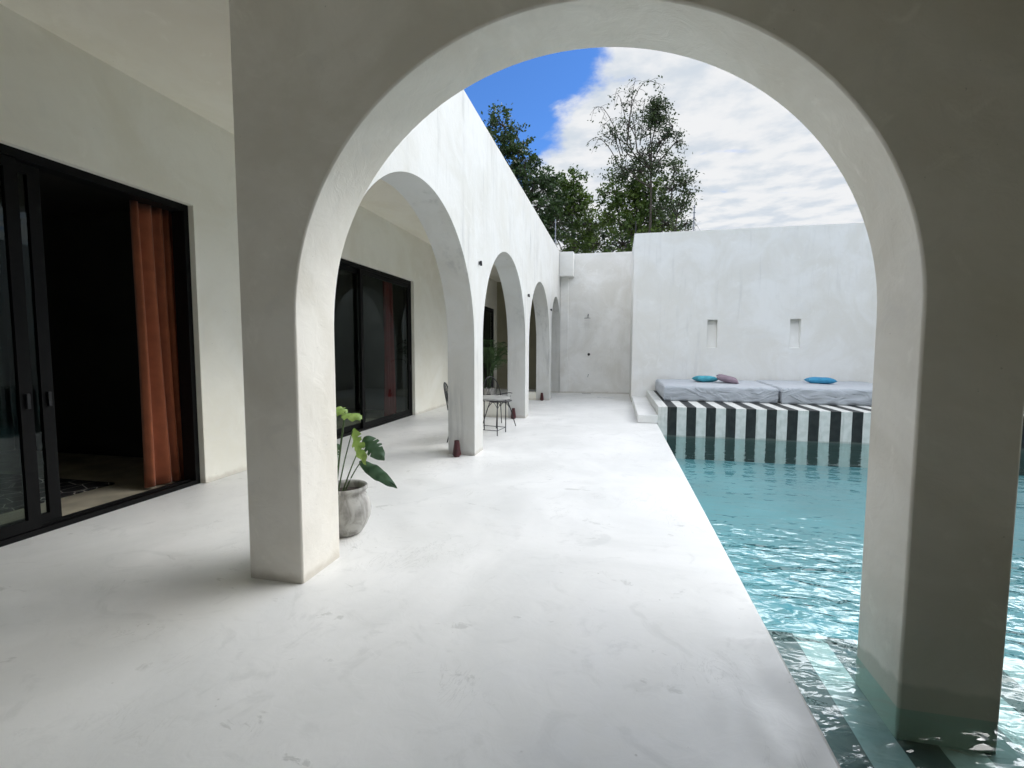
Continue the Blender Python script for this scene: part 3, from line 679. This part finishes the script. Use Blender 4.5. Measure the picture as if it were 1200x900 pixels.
# ------------------------------------------------------------------ table and wire chairs
tb = empty('cafe_table', (-2.19, 8.17, 0)); tag(tb, 'small grey round cafe table on thin black rods behind the second pillar', 'table')
bm = bmesh.new(); lathe(bm, [(0, .62), (.33, .62), (.345, .628), (.345, .645), (.335, .652), (0, .652)], 40); obj('tabletop', bm, M_TABLE, tb)
cs = [(.19, -.26), (.24, .16), (-.19, .26), (-.24, -.17)]
for c_ in cs:
    bm = bmesh.new(); tube(bm, [(c_[0], c_[1], .001), (c_[0], c_[1], .62)], .009, 8); obj('leg', bm, M_BLACK, tb)
for a_, b_ in zip(cs, cs[1:]+cs[:1]):
    bm = bmesh.new(); tube(bm, [(a_[0], a_[1], .09), (b_[0], b_[1], .09)], .006, 8); obj('rail', bm, M_BLACK, tb)
def wire_chair():
    t = empty('wire_chair')
    bm = bmesh.new()      # seat: padded disc in a wire rim;  chair faces +X
    lathe(bm, [(0, .47), (.19, .475), (.225, .49), (.23, .51), (.2, .528), (0, .532)], 32); obj('seat', bm, M_CUSH, t)
    bm = bmesh.new(); ring = [(.245*math.cos(a), .245*math.sin(a), .50) for a in [2*math.pi*k/40 for k in range(41)]]; tube(bm, ring, .009, 8, cap=False)
    arm = [(.10*math.cos(a)*2.2+.02, .27*math.sin(a), .585+.05*math.sin(a)**2) for a in [math.pi*.42+math.pi*1.16*k/30 for k in range(31)]]; tube(bm, arm, .008, 8)
    for k in range(9):
        a = math.pi*.5+math.pi*k/8; tube(bm, [(.24*math.cos(a), .24*math.sin(a), .50), (.22*math.cos(a)+.02, .27*math.sin(a), .585)], .004, 6)
    obj('seat_frame', bm, M_BLACK, t)
    bm = bmesh.new()
    hoop = [(-.22-.10*math.sin(a)*1.0, .205*math.cos(a), .52+.43*math.sin(a)**.8) for a in [math.pi*k/32 for k in range(33)]]; tube(bm, hoop, .009, 8)
    for k in range(1, 8):
        y = -.205+.41*k/8; a = math.acos(max(-1, min(1, y/.205))); tube(bm, [(-.215, y*.45, .50), (-.22-.10*math.sin(a), y, .52+.43*math.sin(a)**.8)], .0045, 6)
    obj('backrest', bm, M_BLACK, t)
    for k in range(4):
        a = math.pi/4+k*math.pi/2; c_, s_ = math.cos(a), math.sin(a)
        bm = bmesh.new(); tube(bm, [(.17*c_, .17*s_, .49), (.23*c_, .23*s_, .33), (.33*c_, .33*s_, .002)], .009, 8)
        a2 = a+math.pi/2
        arc = [Vector((.21*c_, .21*s_, .36)).lerp(Vector((.21*math.cos(a2), .21*math.sin(a2), .36)), u)+Vector((0, 0, .11*math.sin(math.pi*u))) for u in [q/12 for q in range(13)]]
        tube(bm, arc, .005, 6); obj('leg', bm, M_BLACK, t)
    return t
def copy_tree(o, parent=None):
    c = o.copy(); COL.objects.link(c); c.parent = parent
    for ch in [x for x in o.children]: copy_tree(ch, c)
    return c
ch1 = wire_chair(); ch1.location = (-2.44, 7.42, 0); ch1.rotation_euler = (0, 0, R(8))
tag(ch1, 'black wire chair mostly hidden behind the pier with the nearest lantern', 'chair', 'wire chairs at the cafe table')
ch2 = copy_tree(ch1); ch2.location = (-2.24, 9.0, 0); ch2.rotation_euler = (0, 0, R(-40))
tag(ch2, 'black wire chair with curved back just beyond the small round table', 'chair', 'wire chairs at the cafe table')

# ------------------------------------------------------------------ palm in the corridor
pt = empty('potted_palm', (-3.55, 12.9, 0)); tag(pt, 'leafy palm in the shaded corridor beyond the wire chairs', 'potted plant')
bm = bmesh.new(); lathe(bm, [(0, 0), (.17, 0), (.22, .38), (.235, .40), (.215, .41), (.2, .36), (0, .35)], 28); obj('pot', bm, M_POT, pt)
rnd = random.Random(8)
for k in range(15):
    a = rnd.uniform(0, 2*math.pi) if k > 4 else rnd.uniform(-.9, .5); ln = rnd.uniform(.8, 1.15); up = rnd.uniform(.8, 1.45)
    bm = bmesh.new(); pts = []
    for q in range(15):
        u = q/14; rr = ln*(.08+.62*u**1.5); z = .38+up*math.sin(u*1.9)*.95
        pts.append(Vector((math.cos(a)*rr, math.sin(a)*rr, z)))
    tube(bm, pts, .008, 6, .002)
    for q in range(5, 15):
        for s_ in (1, -1):
            for h_ in (0, .5):
                p0 = pts[q] if h_ == 0 or q == 14 else (pts[q]+pts[q+1])/2
                t_ = (pts[q]-pts[q-1]).normalized(); sd_ = t_.cross(Vector((0, 0, 1))).normalized()*s_
                l_ = .30*(1-.5*(q-5)/10)*rnd.uniform(.8, 1.1); d_ = (t_*.6+sd_*.9-Vector((0, 0, .35))).normalized(); wv = t_.cross(d_).cross(d_).normalized()*.011
                e = p0+d_*l_; m_ = p0+d_*l_*.5+Vector((0, 0, .02))
                v_ = [bm.verts.new(x) for x in (p0-wv*.4, m_-wv, e, m_+wv)]; bm.faces.new(v_)
    obj('frond', bm, M_PALM, pt, smooth=False)

# ------------------------------------------------------------------ trees beyond the walls
def tree(name, base, blobs, leafm, leaf_size, label, cat='tree', seed=0, trunk_r=.16, per=34, twigs=(), group='trees beyond the far wall'):
    """blobs: (x, y, z, rx, rz, clusters) in metres, world"""
    rnd = random.Random(seed); base = Vector(base); root = empty(name, base); tag(root, label, cat, group)
    wb = bmesh.new(); lb_v, lb_f = [], []
    topz = max(b[2] for b in blobs); cx = sum(b[0]*b[5] for b in blobs)/sum(b[5] for b in blobs); cyy = sum(b[1]*b[5] for b in blobs)/sum(b[5] for b in blobs)
    top = Vector((cx, cyy, topz*.8))-base
    spine = [Vector((0, 0, 0)).lerp(top, u)+Vector((math.sin(u*5+seed)*.18, math.cos(u*4+seed)*.15, 0))*u for u in [k/14 for k in range(15)]]
    tube(wb, spine, trunk_r, 9, trunk_r*.25)
    def near_spine(p):
        c = [s for s in spine if s.z < p.z-.3] or [spine[2]]
        return min(c, key=lambda s: (s-p).length+.3*abs(p.z-s.z-1.2))
    def leafc(c, r, n):
        for _ in range(n):
            d = Vector((rnd.gauss(0, 1), rnd.gauss(0, 1), rnd.gauss(0, .8)))*r*.55
            p = c+d; s_ = leaf_size*rnd.uniform(.6, 1.35)
            a = Vector((rnd.gauss(0, 1), rnd.gauss(0, 1), rnd.gauss(-.3, .7))).normalized(); b_ = a.cross(Vector((rnd.gauss(0, 1), rnd.gauss(0, 1), rnd.gauss(0, 1)))).normalized()
            i = len(lb_v); lb_v.extend([p-a*s_*.5, p+b_*s_*.26, p+a*s_*.5, p-b_*s_*.26]); lb_f.append((i, i+1, i+2, i+3))
    for (x, y, z, rx, rz, nc) in blobs:
        c = Vector((x, y, z))-base; s = near_spine(c-Vector((0, 0, rz*.5)))
        m_ = s.lerp(c, .5)+Vector((rnd.uniform(-.2, .2), rnd.uniform(-.2, .2), -.15))
        tube(wb, [s, s.lerp(m_, .5), m_, m_.lerp(c, .5)+Vector((.05, 0, .06)), c], trunk_r*.36, 6, trunk_r*.13)
        for k in range(nc):
            th = rnd.uniform(0, 2*math.pi); ph = math.acos(rnd.uniform(-1, 1)); rr = rnd.uniform(.25, 1)**.55*rnd.choice((1, 1, 1, 1.18))
            q = c+Vector((math.cos(th)*math.sin(ph)*rx, math.sin(th)*math.sin(ph)*rx*.9, math.cos(ph)*rz))*rr
            mm = c.lerp(q, .5)+Vector((rnd.uniform(-.12, .12), rnd.uniform(-.12, .12), rnd.uniform(-.1, .05)))
            tube(wb, [c, mm, q], .018, 4, .006, cap=False)
            leafc(q, .22*rnd.uniform(.7, 1.3), int(per*rnd.uniform(.5, 1.3)))
    for (p0, p1, bend, nl) in twigs:
        p0 = Vector(p0)-base; p1 = Vector(p1)-base; bend = Vector(bend)
        pts = [p0.lerp(p1, u)+bend*(u*(1-u)*4)*.5+Vector((0, 0, -.5))*max(0, u-.75)*2 for u in [k/12 for k in range(13)]]
        tube(wb, pts, .022, 5, .005, cap=False)
        for k in range(nl):
            q = pts[rnd.randint(4, 12)]; d = Vector((rnd.uniform(-.45, .45), rnd.uniform(-.3, .3), rnd.uniform(-.55, .15)))
            tube(wb, [q, q+d*.5+Vector((0, 0, .05)), q+d], .009, 3, .003, cap=False); leafc(q+d*.8, .12, 4)
    obj('trunk', wb, M_BARK, root)
    me = bpy.data.meshes.new('crown'); me.from_pydata(lb_v, [], lb_f); me.materials.append(leafm)
    o = bpy.data.objects.new('crown', me); COL.objects.link(o); o.parent = root
    return root
def B(px, py, rp, Y, nc, rz=1.0):
    p = U(px, py, 1, Y); r = rp*(Y*1.0)/558.5*1.03
    return (p.x, p.y, p.z, r, r*rz, nc)
tree('leafy_tree', (-6.2, 20, -1.6), [B(572, 150, 16, 20, 12), B(590, 148, 20, 20, 18), B(603, 172, 22, 20, 26), B(582, 178, 24, 20, 26), B(614, 196, 24, 20, 34), B(600, 215, 30, 20, 40), B(626, 215, 22, 20, 30), B(632, 242, 28, 20, 40), B(642, 215, 14, 20, 12), B(650, 260, 24, 20, 30)], M_LEAF_A, .15,
     'tall dark leafy tree rising behind the arcade wall at the left of the sky', seed=2, trunk_r=.22)
tree('leafy_tree', (-2.4, 21.5, -1.6), [B(658, 218, 14, 21.5, 18), B(650, 240, 20, 21.5, 30), B(676, 212, 14, 21.5, 16), B(668, 250, 26, 21.5, 46), B(690, 262, 20, 21.5, 26), B(680, 240, 16, 21.5, 20), B(672, 282, 26, 21.5, 36), B(700, 285, 22, 21.5, 22)], M_LEAF_B, .15,
     'low bushy green tree in the middle gap, shorter than its neighbours', seed=5, trunk_r=.15)
tree('leafy_tree', (.4, 20.5, -1.6), [B(722, 225, 20, 20.5, 26), B(740, 215, 20, 20.5, 30), B(758, 228, 20, 20.5, 34), B(735, 248, 26, 20.5, 46), B(765, 250, 26, 20.5, 46), B(712, 250, 16, 20.5, 16), B(745, 275, 28, 20.5, 44), B(780, 262, 18, 20.5, 20)], M_LEAF_B, .14,
     'dense green tree above the corner where the far walls meet', seed=9, trunk_r=.2)
tw = lambda a, b, bend, n: (U(*a, 1, 19.6), U(*b, 1, 19.6), bend, n)
tree('twiggy_tree', (.9, 19.6, -1.6), [B(771, 130, 11, 19.6, 44, 1.2), B(762, 150, 12, 19.6, 8), B(788, 148, 13, 19.6, 11), B(793, 165, 8, 19.6, 5), B(775, 165, 14, 19.6, 15), B(758, 180, 12, 19.6, 8), B(772, 190, 14, 19.6, 16), B(735, 180, 18, 19.6, 9), B(722, 160, 15, 19.6, 7), B(740, 150, 15, 19.6, 6), B(728, 196, 16, 19.6, 13), B(748, 200, 14, 19.6, 13)],
     M_LEAF_C, .105, 'tallest tree, thin and twiggy with drooping bare sprays and one dense clump on top', seed=4, trunk_r=.12, per=36,
     twigs=[tw((735, 170), (745, 84), (0, 0, .3), 16), tw((735, 165), (772, 90), (-.5, 0, 1.2), 16), tw((730, 180), (697, 118), (.1, 0, .6), 10), tw((725, 195), (688, 160), (.1, 0, .7), 9), tw((728, 185), (704, 140), (0, 0, .6), 9),
            tw((740, 175), (722, 100), (0, 0, .4), 12), tw((750, 170), (756, 110), (0, 0, .2), 10), tw((765, 140), (772, 108), (0, 0, .1), 6), tw((745, 160), (735, 110), (0, 0, .3), 10)])
tree('leafy_tree', (2.2, 19.2, -1.6), [B(790, 200, 13, 19.2, 14), B(802, 213, 11, 19.2, 12), B(786, 222, 14, 19.2, 15), B(808, 226, 8, 19.2, 6), B(797, 240, 11, 19.2, 12), B(782, 246, 12, 19.2, 12), B(802, 262, 9, 19.2, 8)], M_LEAF_C, .12,
     'small sparse tree at the right end of the trees above the high wall', seed=14, trunk_r=.09, per=24)
# under-storey behind the wall so no bare horizon shows
tree('leafy_tree', (-3.5, 24, -1.6), [B(650, 275, 40, 24, 40), B(690, 285, 40, 24, 34), B(730, 285, 40, 24, 50), B(770, 285, 34, 24, 40)], M_LEAF_A, .17,
     'dark broad tree farthest back, filling the gap low over the shower wall', seed=21, trunk_r=.2)

# ------------------------------------------------------------------ electric fence
ef = empty('electric_fence', (-.8, 16.65, ZT)); tag(ef, 'thin wire security fence with slim posts along the wall tops', 'fence')
posts = [(-2.15, 16.65, 1.22), (.52, 16.62, 1.0), (2.0, 14.2, .74)]
PM = [M_CHROME, M_BLACK, M_CHROME]
for x, y, h in posts:
    bm = bmesh.new(); tube(bm, [(x, y, ZT-.01), (x, y, ZT+h)], .018, 8)
    for k in range(5): tube(bm, [(x-.03, y, ZT+h*(.16+.19*k)), (x+.03, y, ZT+h*(.16+.19*k))], .02, 8)
    if x > 1: tube(bm, [(x, y, ZT+.32), (x+.22, y+.05, ZT-.01)], .01, 6); tube(bm, [(x, y, ZT+.4), (x-.2, y+.1, ZT+.2)], .006, 6)
    pobj('post', bm, PM[posts.index((x, y, h))], ef)
for k in range(5):
    bm = bmesh.new(); pts = []
    for (a_, b_) in zip(posts, posts[1:]):
        for q in range(9):
            u = q/8; pts.append((a_[0]+(b_[0]-a_[0])*u, a_[1]+(b_[1]-a_[1])*u, ZT+(a_[2]+(b_[2]-a_[2])*u)*(.16+.19*k)-.03*math.sin(math.pi*u)))
    pts = [p for i, p in enumerate(pts) if i == 0 or (Vector(p)-Vector(pts[i-1])).length > 1e-4]
    tube(bm, pts, 0.003, 5); pobj('wire', bm, M_BLACK, ef)
